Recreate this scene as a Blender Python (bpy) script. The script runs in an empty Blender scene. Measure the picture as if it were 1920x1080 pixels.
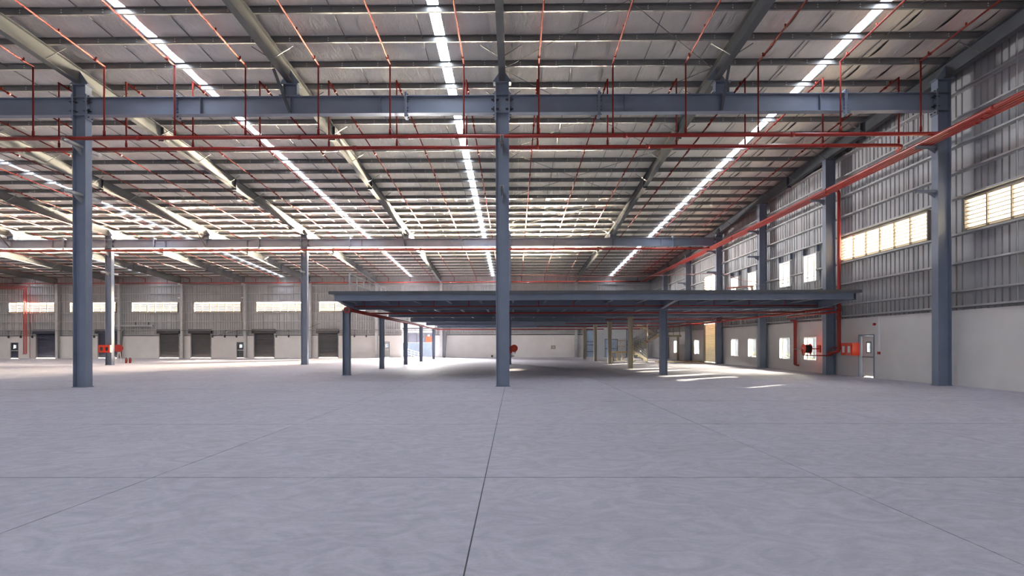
import bpy, math, random
from mathutils import Vector, Matrix
random.seed(7)
S = bpy.context.scene
COL = S.collection

# ------------------------------------------------------------------ camera, world, sun, exposure
CF, CX, CY, ROLL, YAW, CH = 1070.26, 954.686, 645.69, -.00224, -.00855, 1.591
_c, _s, _cr, _sr = math.cos(YAW), math.sin(YAW), math.cos(ROLL), math.sin(ROLL)
cd = bpy.data.cameras.new('camera'); cam = bpy.data.objects.new('camera', cd); COL.objects.link(cam)
cd.sensor_width = 36; cd.lens = CF/1920*36; cd.shift_x = (960-CX)/1920; cd.shift_y = (CY-540)/1920
cd.clip_start = .1; cd.clip_end = 600
_R, _U, _F = Vector((_c, -_s, 0)), Vector((0, 0, 1)), Vector((_s, _c, 0))
_r, _u = _R*_cr + _U*_sr, _U*_cr - _R*_sr
cam.matrix_world = Matrix(((_r.x, _u.x, -_F.x, 0), (_r.y, _u.y, -_F.y, 0), (_r.z, _u.z, -_F.z, CH), (0, 0, 0, 1)))
S.camera = cam

w = bpy.data.worlds.new('world'); S.world = w; w.use_nodes = True
w.node_tree.nodes['Background'].inputs[0].default_value = (.86, .92, 1.0, 1)
w.node_tree.nodes['Background'].inputs[1].default_value = .9
SUN_EL, SUN_AZ = math.radians(9), math.radians(37)
sd = bpy.data.lights.new('sun', 'SUN'); sd.energy = 48; sd.color = (1, .86, .66); sd.angle = .012
so = bpy.data.objects.new('sun', sd); COL.objects.link(so)
so.rotation_euler = Vector((-math.cos(SUN_AZ)*math.cos(SUN_EL), -math.sin(SUN_AZ)*math.cos(SUN_EL), -math.sin(SUN_EL))).to_track_quat('-Z', 'Y').to_euler()
SKYLIGHT = 22.0
def fill_lamp(name, loc, towards, sx, sy, watts, colour, spread=90):
    """An added area lamp outside the openings, filling in for light off yard and sky."""
    d = bpy.data.lights.new(name, 'AREA'); d.shape = 'RECTANGLE'; d.size, d.size_y = sx, sy; d.spread = math.radians(spread); d.energy = watts; d.color = colour
    o = bpy.data.objects.new(name, d); COL.objects.link(o); o.location = loc
    o.rotation_euler = Vector(towards).to_track_quat('-Z', 'Y').to_euler()
fill_lamp('added_far_uplight', (-44, 84, 3.45), (0, -1, .16), 49, 1.3, 760000, (1, .83, .58), 50)  # unseen lamp added beyond the far wall to brighten the roof foil
fill_lamp('added_far_uplight', (4.2, 84, 3.45), (-.3, -1, .16), 20, 1.3, 430000, (1, .83, .58), 50)  # second added lamp, for the roof right of the gate
fill_lamp('added_right_fill', (26, 43, 4.3), (-1, 0, .05), 34, 2.0, 70000, (1, .87, .68), 130)  # added fill lamp shining in through the right-hand windows
fill_lamp('added_gate_fill', (-14.5, 77, 5.45), (.35, -1, -.12), 10, 1.0, 26000, (.97, .95, .95), 110)  # added lamp above the gate view, sends light under the mezzanine
S.view_settings.view_transform = 'Standard'; S.view_settings.look = 'None'
S.view_settings.gamma = 1; S.view_settings.use_curve_mapping = False
S.view_settings.exposure = 0.46
S.cycles.max_bounces = 9; S.cycles.diffuse_bounces = 6; S.cycles.glossy_bounces = 3
S.cycles.use_denoising = True; S.cycles.sample_clamp_indirect = 8

def at(px, py, X=None, Y=None, Z=None):
    """The point of the building that the photograph shows at a pixel, on a known plane."""
    x, y = px-CX, py-CY
    u, v = _cr*x + _sr*y, -_sr*x + _cr*y
    d = _R*(u/CF) - _U*(v/CF) + _F
    t = X/d.x if X is not None else Y/d.y if Y is not None else (Z-CH)/d.z
    return Vector((0, 0, CH)) + d*t
def X_at(px, Y): return at(px, 600, Y=Y).x

# ------------------------------------------------------------------ materials
def material(name, color, rough=.6, metal=0, var=.12, scale=3, bump=0, bscale=40, emit=0, spec=.4, detail=5, stretch=(1, 1, 1)):
    m = bpy.data.materials.new(name); m.use_nodes = True
    nt = m.node_tree; b = nt.nodes['Principled BSDF']
    b.inputs['Roughness'].default_value = rough; b.inputs['Metallic'].default_value = metal
    b.inputs['Specular IOR Level'].default_value = spec
    tc = nt.nodes.new('ShaderNodeTexCoord'); mp = nt.nodes.new('ShaderNodeMapping')
    mp.inputs['Scale'].default_value = stretch
    nt.links.new(tc.outputs['Object'], mp.inputs[0])
    n = nt.nodes.new('ShaderNodeTexNoise'); n.inputs['Scale'].default_value = scale; n.inputs['Detail'].default_value = detail
    nt.links.new(mp.outputs[0], n.inputs['Vector'])
    r = nt.nodes.new('ShaderNodeValToRGB')
    r.color_ramp.elements[0].position, r.color_ramp.elements[1].position = .3, .7
    r.color_ramp.elements[0].color = tuple(c*(1-var) for c in color)+(1,)
    r.color_ramp.elements[1].color = tuple(min(1, c*(1+var)) for c in color)+(1,)
    nt.links.new(n.outputs['Fac'], r.inputs[0]); nt.links.new(r.outputs[0], b.inputs['Base Color'])
    if emit:
        b.inputs['Emission Color'].default_value = color+(1,); b.inputs['Emission Strength'].default_value = emit
    if bump:
        n2 = nt.nodes.new('ShaderNodeTexNoise'); n2.inputs['Scale'].default_value = bscale; n2.inputs['Detail'].default_value = 3
        nt.links.new(mp.outputs[0], n2.inputs['Vector'])
        bp = nt.nodes.new('ShaderNodeBump'); bp.inputs['Strength'].default_value = bump; bp.inputs['Distance'].default_value = .02
        nt.links.new(n2.outputs['Fac'], bp.inputs['Height']); nt.links.new(bp.outputs[0], b.inputs['Normal'])
    return m

M = {}
M['steel'] = material('blue_grey_steel_paint', (.19, .222, .295), .42, 0, .08, 1.2)
M['rafter'] = material('darkened_steel_paint', (.11, .117, .126), .72, 0, .08, 1.2, spec=.15)  # column paint in a darker copy, dims the overlit rafters
M['galv'] = material('galvanised_steel', (.21, .21, .21), .42, .35, .12, 2.0, stretch=(.4, 1, 1))
M['girt'] = material('pale_girt_steel', (.5, .5, .5), .45, .2, .1, 2)
M['redline'] = material('dull_red_branch_paint', (.2, .022, .015), .7, 0, .15, 2, spec=.12)
M['bolt'] = material('zinc_bolt', (.8, .8, .78), .3, .5, .05)
M['dark'] = material('dark_steel', (.05, .055, .07), .5)
M['clad'] = material('wall_cladding_coating', (.40, .40, .41), .48, .1, .06, 1.0)
M['dado'] = material('off_white_plaster', (.74, .71, .685), .8, 0, .045, .9, .06, 30)
M['red'] = material('red_pipe_paint', (.3, .022, .016), .35, 0, .1, 2)
M['redbox'] = material('orange_red_enamel', (.72, .05, .015), .35, 0, .06, 2)
M['white'] = material('white_paint', (.82, .82, .82), .5, 0, .04)
M['black'] = material('black_rubber', (.02, .02, .025), .6)
M['shutter'] = material('charcoal_shutter', (.04, .04, .048), .5, 0, .15, 1.5, stretch=(1, 1, 6))
M['shutter_blue'] = material('midnight_shutter', (.028, .032, .06), .5, 0, .15, 1.5)
M['cream'] = material('cream_louvre_coating', (.84, .78, .6), .5, 0, .05)
M['louvre'] = material('taupe_louvre_frame', (.26, .23, .2), .5)
M['yard'] = material('yard_concrete', (.45, .42, .38), .9, 0, .1, .3)
M['blueglass'] = material('pale_blue_glazing', (.3, .38, .5), .15, 0, .15, .8)
M['asphalt'] = material('worn_asphalt', (.16, .16, .165), .9, 0, .15, .5)
M['fence'] = material('blue_grey_fence', (.075, .1, .15), .7, 0, .12, 2)
M['shrub'] = material('yellow_green_leaf', (.2, .2, .03), .8, 0, .4, 6)
M['tread'] = material('dark_stair_tread', (.12, .11, .1), .7)
M['beige'] = material('beige_stair_paint', (.47, .42, .32), .5, 0, .05)
M['yellow'] = material('yellow_kerb_paint', (.6, .42, .16), .7, 0, .2, 3)
M['tape'] = material('red_white_barrier_tape', (.5, .22, .19), .6)
M['rope'] = material('tan_rope', (.55, .42, .25), .8)
M['partition'] = material('grey_partition_panel', (.42, .43, .44), .5, 0, .04)
M['joint'] = material('joint_filler', (.09, .09, .1), .9)
M['screen'] = material('grey_stencil', (.3, .3, .3), .6)
M['outwhite'] = material('white_roof_sheet', (.8, .82, .85), .5)
M['shaft'] = M['steel']

def glass_material():
    m = bpy.data.materials.new('window_glass'); m.use_nodes = True
    nt = m.node_tree; nt.nodes.remove(nt.nodes['Principled BSDF'])
    t = nt.nodes.new('ShaderNodeBsdfTransparent'); t.inputs[0].default_value = (.93, .96, .97, 1)
    g = nt.nodes.new('ShaderNodeBsdfGlossy'); g.inputs['Roughness'].default_value = .03
    x = nt.nodes.new('ShaderNodeMixShader'); x.inputs[0].default_value = .07
    nt.links.new(t.outputs[0], x.inputs[1]); nt.links.new(g.outputs[0], x.inputs[2])
    nt.links.new(x.outputs[0], nt.nodes['Material Output'].inputs['Surface'])
    return m
M['glass'] = glass_material()

def translucent(name, colour, fac):
    m = bpy.data.materials.new(name); m.use_nodes = True; nt = m.node_tree
    nt.nodes.remove(nt.nodes['Principled BSDF'])
    d = nt.nodes.new('ShaderNodeBsdfDiffuse'); t = nt.nodes.new('ShaderNodeBsdfTranslucent'); x = nt.nodes.new('ShaderNodeMixShader')
    d.inputs[0].default_value = t.inputs[0].default_value = colour+(1,); x.inputs[0].default_value = fac
    nt.links.new(d.outputs[0], x.inputs[1]); nt.links.new(t.outputs[0], x.inputs[2]); nt.links.new(x.outputs[0], nt.nodes['Material Output'].inputs['Surface'])
    return m
M['sheer'] = translucent('sunlit_cream_slats', (.92, .88, .76), .07)
M['frosted'] = translucent('frosted_pane', (.92, .94, .96), .5)
M['far_blade'] = translucent('cream_far_blade', (.92, .85, .66), .02)
M['blade'] = translucent('cream_translucent_blade', (.93, .90, .82), .11)

def skylight_material():
    m = bpy.data.materials.new('translucent_skylight_sheet'); m.use_nodes = True
    b = m.node_tree.nodes['Principled BSDF']
    b.inputs['Base Color'].default_value = (.8, .82, .85, 1)
    b.inputs['Emission Color'].default_value = (.82, .89, 1, 1); b.inputs['Emission Strength'].default_value = SKYLIGHT
    return m
M['skylight'] = skylight_material()

def floor_material():
    m = bpy.data.materials.new('trowelled_concrete'); m.use_nodes = True
    nt = m.node_tree; b = nt.nodes['Principled BSDF']; L = nt.links.new
    g = nt.nodes.new('ShaderNodeNewGeometry')
    def noise(scale, detail, sx=1, sy=1, dist=0):
        mp = nt.nodes.new('ShaderNodeMapping'); mp.inputs['Scale'].default_value = (sx, sy, 1)
        L(g.outputs['Position'], mp.inputs[0])
        n = nt.nodes.new('ShaderNodeTexNoise'); n.inputs['Scale'].default_value = scale; n.inputs['Detail'].default_value = detail
        n.inputs['Distortion'].default_value = dist
        L(mp.outputs[0], n.inputs['Vector']); return n.outputs['Fac']
    def mix(fac, a, c, kind='MIX'):
        x = nt.nodes.new('ShaderNodeMix'); x.data_type = 'RGBA'; x.blend_type = kind
        if isinstance(fac, float): x.inputs[0].default_value = fac
        else: L(fac, x.inputs[0])
        for s, v in ((6, a), (7, c)):
            if isinstance(v, tuple): x.inputs[s].default_value = v
            else: L(v, x.inputs[s])
        return x.outputs[2]
    def ramp(v, p0, p1, c0=(0, 0, 0, 1), c1=(1, 1, 1, 1)):
        r = nt.nodes.new('ShaderNodeValToRGB'); e = r.color_ramp.elements
        e[0].position, e[1].position, e[0].color, e[1].color = p0, p1, c0, c1
        L(v, r.inputs[0]); return r.outputs[0]
    base = ramp(noise(.22, 4), .3, .7, (.425, .41, .465, 1), (.47, .45, .51, 1))
    swirl = ramp(noise(1.5, 10, 1, 1.25, 3.4), .36, .68, (.875, .875, .89, 1), (1.06, 1.06, 1.055, 1))
    fine = ramp(noise(16, 6, 1, 2.5, 1.0), .3, .7, (.93, .93, .93, 1), (1.06, 1.06, 1.06, 1))
    dirt = ramp(noise(.9, 5, 1, 1, .6), .62, .78, (1, 1, 1, 1), (.86, .84, .82, 1))
    col = mix(1.0, mix(1.0, mix(1.0, base, swirl, 'MULTIPLY'), fine, 'MULTIPLY'), dirt, 'MULTIPLY')
    L(col, b.inputs['Base Color'])
    rr = ramp(noise(1.4, 6, 1, 1, 1), .3, .7, (.62, .62, .62, 1), (.8, .8, .8, 1)); L(rr, b.inputs['Roughness'])
    b.inputs['Specular IOR Level'].default_value = .25
    bp = nt.nodes.new('ShaderNodeBump'); bp.inputs['Strength'].default_value = .13; bp.inputs['Distance'].default_value = .01
    L(noise(3, 9, 1, 1.5, 2), bp.inputs['Height']); L(bp.outputs[0], b.inputs['Normal'])
    return m
M['concrete'] = floor_material()

def foil_material():
    m = bpy.data.materials.new('reflective_foil_insulation'); m.use_nodes = True
    nt = m.node_tree; b = nt.nodes['Principled BSDF']; L = nt.links.new
    b.inputs['Metallic'].default_value = .5; b.inputs['Roughness'].default_value = .52
    g = nt.nodes.new('ShaderNodeNewGeometry')
    n = nt.nodes.new('ShaderNodeTexNoise'); n.inputs['Scale'].default_value = .8; n.inputs['Detail'].default_value = 6
    L(g.outputs['Position'], n.inputs['Vector'])
    r = nt.nodes.new('ShaderNodeValToRGB'); e = r.color_ramp.elements
    e[0].position, e[1].position = .3, .7; e[0].color = (.80, .76, .68, 1); e[1].color = (.93, .89, .81, 1)
    L(n.outputs['Fac'], r.inputs[0]); L(r.outputs[0], b.inputs['Base Color'])
    v = nt.nodes.new('ShaderNodeTexVoronoi'); v.inputs['Scale'].default_value = 28
    L(g.outputs['Position'], v.inputs['Vector'])
    n2 = nt.nodes.new('ShaderNodeTexNoise'); n2.inputs['Scale'].default_value = 2.6; n2.inputs['Detail'].default_value = 6; n2.inputs['Distortion'].default_value = .8
    mp = nt.nodes.new('ShaderNodeMapping'); mp.inputs['Scale'].default_value = (1.7, .55, 1); L(g.outputs['Position'], mp.inputs[0])
    L(mp.outputs[0], n2.inputs['Vector'])
    b1 = nt.nodes.new('ShaderNodeBump'); b1.inputs['Strength'].default_value = .45; b1.inputs['Distance'].default_value = .01
    L(v.outputs['Distance'], b1.inputs['Height'])
    b2 = nt.nodes.new('ShaderNodeBump'); b2.inputs['Strength'].default_value = .9; b2.inputs['Distance'].default_value = .09
    L(n2.outputs['Fac'], b2.inputs['Height']); L(b1.outputs[0], b2.inputs['Normal']); L(b2.outputs[0], b.inputs['Normal'])
    return m
M['foil'] = foil_material()

# ------------------------------------------------------------------ mesh helpers
class MB:
    def __init__(s): s.v, s.f, s.sm = [], [], False
    def box(s, x0, x1, y0, y1, z0, z1):
        n = len(s.v)
        s.v += [(x, y, z) for z in (z0, z1) for y in (y0, y1) for x in (x0, x1)]
        s.f += [tuple(n+i for i in q) for q in ((0, 2, 3, 1), (4, 5, 7, 6), (0, 1, 5, 4), (2, 6, 7, 3), (0, 4, 6, 2), (1, 3, 7, 5))]
        return s
    def prism(s, poly, axis, a, b):
        """poly: (p, q) points in the plane across AXIS, extruded from a to b along it."""
        def P(p, q, t): return (t, p, q) if axis == 'x' else (p, t, q) if axis == 'y' else (p, q, t)
        n, k = len(s.v), len(poly)
        s.v += [P(p, q, a) for p, q in poly] + [P(p, q, b) for p, q in poly]
        s.f += [tuple(n+i for i in range(k)), tuple(n+k+i for i in reversed(range(k)))]
        s.f += [(n+i, n+k+i, n+k+(i+1) % k, n+(i+1) % k) for i in range(k)]
        return s
    def bar(s, a, b, w, h=None):
        """A square bar from point a to point b."""
        h = h or w; a, b = Vector(a), Vector(b); d = (b-a).normalized()
        r = d.cross(Vector((0, 0, 1))); r = r.normalized() if r.length > 1e-3 else Vector((1, 0, 0)); u = r.cross(d)
        n = len(s.v)
        for p in (a, b):
            for i, j in ((-1, -1), (1, -1), (1, 1), (-1, 1)): s.v.append(tuple(p + r*(w/2*i) + u*(h/2*j)))
        s.f += [tuple(n+i for i in q) for q in ((0, 1, 2, 3), (7, 6, 5, 4), (0, 4, 5, 1), (1, 5, 6, 2), (2, 6, 7, 3), (3, 7, 4, 0))]
        return s
    def tube(s, pts, r, k=10):
        s.sm = True
        pts = [Vector(p) for p in pts]; n0 = len(s.v)
        for i, p in enumerate(pts):
            d = (pts[min(i+1, len(pts)-1)] - pts[max(i-1, 0)]).normalized()
            if 0 < i < len(pts)-1:
                d1, d2 = (p-pts[i-1]).normalized(), (pts[i+1]-p).normalized(); d = (d1+d2).normalized(); sc = 1/max(.35, d.dot(d1))
            else: sc = 1
            ref = Vector((0, 0, 1)) if abs(d.z) < .9 else Vector((1, 0, 0))
            if i == 0: a = d.cross(ref).normalized()
            else:
                a = (a - d*a.dot(d)); a = a.normalized() if a.length > 1e-4 else d.cross(ref).normalized()
            b = d.cross(a)
            for j in range(k):
                t = 2*math.pi*j/k; s.v.append(tuple(p + a*(r*math.cos(t)) + b*(r*math.sin(t))))
        for i in range(len(pts)-1):
            for j in range(k):
                q, q2 = n0+i*k, n0+(i+1)*k
                s.f.append((q+j, q+(j+1) % k, q2+(j+1) % k, q2+j))
        s.f += [tuple(n0+j for j in reversed(range(k))), tuple(n0+(len(pts)-1)*k+j for j in range(k))]
        return s
    def isection(s, y0, y1, z0, z1, x, fw, ft=.02, wt=.012):
        """An I beam along Y."""
        s.box(x-fw/2, x+fw/2, y0, y1, z0, z0+ft); s.box(x-fw/2, x+fw/2, y0, y1, z1-ft, z1); s.box(x-wt/2, x+wt/2, y0, y1, z0+ft, z1-ft); return s
    def isection_x(s, x0, x1, z0, z1, y, fw, ft=.022, wt=.014):
        s.box(x0, x1, y-fw/2, y+fw/2, z0, z0+ft); s.box(x0, x1, y-fw/2, y+fw/2, z1-ft, z1); s.box(x0, x1, y-wt/2, y+wt/2, z0+ft, z1-ft); return s
    def mesh(s, name, mat):
        me = bpy.data.meshes.new(name); me.from_pydata(s.v, [], s.f); me.materials.append(M[mat] if isinstance(mat, str) else mat)
        if s.sm: me.polygons.foreach_set('use_smooth', [len(f) < 8 for f in s.f])
        me.update(); return me
    def build(s, name, mat, parent=None, **k):
        return link(name, s.mesh(name, mat), parent, **k)

def link(name, data, parent=None, loc=None, rz=None, **props):
    o = bpy.data.objects.new(name, data); COL.objects.link(o)
    if parent is not None: o.parent = parent
    if loc is not None: o.location = loc
    if rz: o.rotation_euler.z = rz
    for k, v in props.items(): o[k] = v
    return o
def thing(name, label, cat, loc=(0, 0, 0), group=None, kind=None):
    o = link(name, None, None, loc, label=label, category=cat)
    o.empty_display_size = .2
    if group: o['group'] = group
    if kind: o['kind'] = kind
    return o
def tag(o, label, cat, group=None, kind=None):
    o['label'] = label; o['category'] = cat
    if group: o['group'] = group
    if kind: o['kind'] = kind
    return o
ORD = 'first second third fourth fifth sixth seventh eighth ninth tenth eleventh twelfth thirteenth fourteenth fifteenth sixteenth seventeenth eighteenth nineteenth twentieth'.split()
ORD += ['twenty-'+o for o in ORD[:9]]

# ------------------------------------------------------------------ the building's grid
Y1, Y2, Y3 = 21.6, 45.6, 69.6
WX = 16.62                       # inner face of the low wall on the right
XB, YB = -66.0, -36.0            # left end, open loading side behind the camera
def zr(y): return 12.23 - .0473*(y-Y1)      # underside of the roof sheet / top of the purlins
BAY = [-64.48+8*k for k in range(10)]       # nominal frame lines
def far(px): return X_at(px, Y3)
SKY_X = [11.75, -2.55, -12.55, -28.2, -43.2, -58.9]
PURLIN_Y = [21.44+1.636*k for k in range(-35, 30)]

def hole_rects(u0, u1, v0, v1, holes):
    """Cut the rectangle u0..u1 x v0..v1 into rectangles round the holes (a0, a1, b0, b1)."""
    us = sorted({u0, u1, *[min(max(h[i], u0), u1) for h in holes for i in (0, 1)]})
    out = []
    for a, b in zip(us, us[1:]):
        if b-a < 1e-4: continue
        vs = [(h[2], h[3]) for h in holes if h[0] < (a+b)/2 < h[1]]
        z = v0
        for p, q in sorted(vs):
            if p > z+1e-4: out.append((a, b, z, min(p, v1)))
            z = max(z, q)
        if z < v1-1e-4: out.append((a, b, z, v1))
    return out

# ---- floor: cast slabs, joints recessed
fl = thing('floor', 'pale lavender grey trowelled concrete floor cast in large joined slabs', 'floor', kind='structure')
MB().box(XB, WX+.2, YB, 71.4, -.3, -.006).build('joint_bed', 'joint', fl)
JX0, JY0 = -.35, 6.83
xs = [JX0+4*k for k in range(-8, 5)] + [WX+.2]
ys = [JY0+4.57*k for k in range(-4, 7)]
G = .007
_slabs = {}
for i in range(len(xs)-1):
    for j in range(len(ys)-1):
        wd, dp = round(xs[i+1]-xs[i], 3), 4.57
        if (wd, dp) not in _slabs:
            _slabs[(wd, dp)] = MB().box(.006, wd-.006, .014, dp-.014, -.005, 0).mesh('concrete_slab', 'concrete')
        link('concrete_slab', _slabs[(wd, dp)], fl, (xs[i], ys[j], 0))
rest = MB()
rest.box(XB, xs[0]-G, YB, ys[-1]-G, -.04, 0)
rest.box(XB, WX+.2, ys[-1]+G, 71.4, -.04, 0)
rest.build('distant_paving', 'concrete', fl, kind='stuff')

# ---- ceiling: foil blankets on Z purlins, skylight strips
ce = thing('ceiling', 'sloping roof of silver foil insulation laid over rows of steel purlins', 'ceiling', kind='structure')
edges = sorted({XB, WX+.3, *[x-.19 for x in SKY_X], *[x+.19 for x in SKY_X]})
random.seed(3)
for a, b in zip(edges, edges[1:]):
    if abs(b-a-.38) < .01: continue
    n = max(1, round((b-a)/1.2)); wd = (b-a)/n
    for k in range(n):
        x0, x1 = a+k*wd, a+(k+1)*wd
        mb = MB(); nu = 5; rows = []
        yy = []
        for p in range(len(PURLIN_Y)-1):
            yy += [(PURLIN_Y[p]+(PURLIN_Y[p+1]-PURLIN_Y[p])*q/6, q/6) for q in range(6)]
        yy.append((PURLIN_Y[-1]+.1, 0))
        sg = random.uniform(.05, .1); tilt = random.uniform(-.03, .03)
        for y, t in yy:
            sag = sg*math.sin(math.pi*t)**.8 if 0 < t < 1 else 0
            for u in range(nu+1):
                c = u/nu
                e = -.045 if u == 0 else .02 if u == nu else 0
                mb.v.append((x0+wd*c+(.012 if u == nu else 0), y, zr(y)+.006 - sag*(.75+.25*math.sin(math.pi*c)) + (e+tilt*(c-.5)+random.uniform(-.008, .008))*math.sin(math.pi*t)))
        m_ = nu+1
        for r in range(len(yy)-1):
            for u in range(nu):
                q = r*m_+u; mb.f.append((q, q+m_, q+m_+1, q+1))
        mb.sm = True
        mb.build('insulation_blanket', 'foil', ce)
# opaque roof sheet above
rs = MB()
for a, b in zip(edges, edges[1:]):
    if abs(b-a-.38) < .01: continue
    rs.prism([(PURLIN_Y[0], zr(PURLIN_Y[0])+.05), (71.2, zr(71.2)+.05), (71.2, zr(71.2)+.1), (PURLIN_Y[0], zr(PURLIN_Y[0])+.1)], 'x', a-.03, b+.03)
rs.build('roof_sheet', 'galv', ce)
pm = MB()
PL0, PL1 = XB, WX+.1
pm.box(PL0, PL1, -.004, .004, -.2, 0).box(PL0, PL1, -.075, .004, -.006, 0).box(PL0, PL1, -.004, .075, -.2, -.194).box(PL0, PL1, .069, .075, -.2, -.175).box(PL0, PL1, -.075, -.069, -.025, 0)
pmesh = pm.mesh('purlin', 'galv')
bm_ = MB()
x = PL0+.6
while x < PL1:
    for z in (-.06, -.14): bm_.box(x-.015, x+.015, -.02, -.004, z-.015, z+.015)
    x += 1.34
bmesh_ = bm_.mesh('bolt_dots', 'bolt')
for y in PURLIN_Y:
    if y < -12 or y > 69.2: continue
    p = link('purlin', pmesh, ce, (0, y, zr(y)))
    if 10 < y < 40: link('cleat_fixing', bmesh_, p, kind='stuff')
sp_ = MB().box(-.19, .19, .0, 1.0, -.008, .008).mesh('skylight_panel', 'skylight')
rim = MB().box(-.22, -.18, 0, 1, -.05, .02).box(.18, .22, 0, 1, -.05, .02).box(-.19, .19, .97, 1.0, -.03, -.008).mesh('skylight_rim', 'galv')
for x in SKY_X:
    for p in range(0, len(PURLIN_Y)-1):
        y0, y1 = PURLIN_Y[p], PURLIN_Y[p+1]
        cuts = [y0, y0+(y1-y0)*(.55+.1*((p*7) % 3-1)), y1] if y0 < 46 else [y0, y1]
        for c0, c1 in zip(cuts, cuts[1:]):
            for nm, me in (('skylight_panel', sp_), ('skylight_rim', rim)):
                o = link(nm, me, ce, (x, c0, zr(c0)+.03)); o.scale.y = (c1-c0); o.rotation_euler.x = math.atan(-.0473)
ys0, ys1 = 6.0, 69
for X in BAY:
    for d in (2.67, 5.33):
        if X+d < WX: MB().bar((X+d, ys0, zr(ys0)-.1), (X+d, ys1, zr(ys1)-.1), .022, .03).build('sag_rod', 'galv', ce)
for y0 in (5.6, 13.6, 21.6, 29.6, 37.6):
    for xa, xb in ((-.4, 7.5), (7.5, -.4)):
        MB().bar((xa, y0, zr(y0)-.23), (xb, y0+8, zr(y0+8)-.23), .016).build('cross_brace_rod', 'rafter', ce)
for y0 in (45.6, 53.6, 61.6):
    for xa, xb in ((-.4, 7.5), (7.5, -.4)):
        MB().bar((xa, y0, zr(y0)-.23), (xb, min(y0+8, 69), zr(y0+8)-.23), .014).build('cross_brace_rod', 'rafter', ce)

# ---- walls
LOUV_R = [(23.1, 29.15), (15.2, 21.22)]
UPWIN = [(31.45, 32.85), (34.45, 35.85), (39.25, 40.65), (42.35, 43.8)]
LOWIN = UPWIN + [(51.3, 52.7), (57.9, 59.4)]
DADO = 2.83
LZ0, LZ1 = 5.72, 6.92
right_holes = [(a, b, LZ0, LZ1) for a, b in LOUV_R] + [(a, b, 5.05, 6.6) for a, b in UPWIN] + [(46.7, 50.0, 4.3, 7.4), (46.7, 50.0, 0, 3.45)]
right_low = [(a, b, .65, 2.0) for a, b in LOWIN] + [(26.45, 27.65, 0, 2.02), (46.7, 50.0, 0, 3.45)]
def cladding(parent, horiz, u0, u1, top, holes, fixed):
    """Ribbed sheets; horiz 'y' for the right wall, 'x' for the far wall."""
    PITCH = .29
    for a, b, v0, v1 in hole_rects(u0, u1, DADO-.05, 99, holes):
        n = max(1, round((b-a)/.9)); wd = (b-a)/n
        for k in range(n):
            s0, s1 = a+k*wd, a+(k+1)*wd
            prof = [(s0, 0)]
            g = math.ceil((s0+.05)/PITCH)*PITCH
            while g < s1-.06:
                prof += [(g-.04, 0), (g-.026, .05), (g+.026, .05), (g+.04, 0)]; g += PITCH
            prof.append((s1, 0))
            mb = MB()
            for u, d in prof:
                zt = v1 if v1 < 90 else top(u)
                mb.v += [((fixed+d, u, v0) if horiz == 'y' else (u, fixed+d, v0)), ((fixed+d, u, zt) if horiz == 'y' else (u, fixed+d, zt))]
            for i in range(len(prof)-1): mb.f.append((2*i, 2*i+2, 2*i+3, 2*i+1))
            mb.build('cladding_sheet', 'clad', parent)
GIRT_Z = [2.93, 3.5, 4.55, 5.62, 7.0, 7.95, 8.95, 9.95, 10.95]
wr = thing('wall_right', 'long side wall of ribbed grey cladding above an off-white plastered base', 'wall', kind='structure')
cladding(wr, 'y', YB, 71.2, lambda u: zr(u)+.05, right_holes, WX+.13)
dm = MB()
for a, b, v0, v1 in hole_rects(YB, 71.2, -.02, DADO, right_low): dm.box(WX, WX+.24, a, b, v0, v1)
dm.build('plaster_base', 'dado', wr)
outer = MB()
for a, b, v0, v1 in hole_rects(YB, 71.2, -.02, 12.3, right_holes+right_low[:-1]): outer.box(WX+.24, WX+.26, a, b, v0, min(v1, zr((a+b)/2)+(.0473*(b-a)/2)))
outer.build('dark_outer_board', 'asphalt', wr)  # board added in a dark tone to cut glare off the outside wall
def runs(u0, u1, z, holes):
    spans = [(u0, u1)]
    for h in holes:
        if h[2]-.02 < z < h[3]+.02:
            spans = [q for a, b in spans for q in ((a, min(b, h[0])), (max(a, h[1]), b)) if q[1]-q[0] > .05]
    return spans
for z in GIRT_Z:
    mb = MB()
    yend = 71 if z < 9.8 else Y1+(12.23-z-.3)/.0473
    for a, b in runs(YB, min(yend, 71), z, right_holes):
        mb.box(WX-.1, WX+.13, a, b, z-.006, z+.006).box(WX-.1, WX-.09, a, b, z-.006, z+.07).box(WX-.1, WX-.03, a, b, z+.064, z+.07)
    mb.build('wall_girt', 'girt', wr)
for k in range(-1, 6):
    for d in (2.67, 5.33):
        y = Y1+8*k+d
        zt = zr(y)-.3
        for z0, z1 in ((DADO+.1, LZ0-.1), (LZ1+.1, zt)):
            if k in (1, 2, 3): z0 = max(z0, 7.05) if z0 < 6 else z0
            if z1 > z0: MB().box(WX-.05, WX-.02, y-.015, y+.015, z0, z1).build('wall_sag_rod', 'girt', wr)

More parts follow.
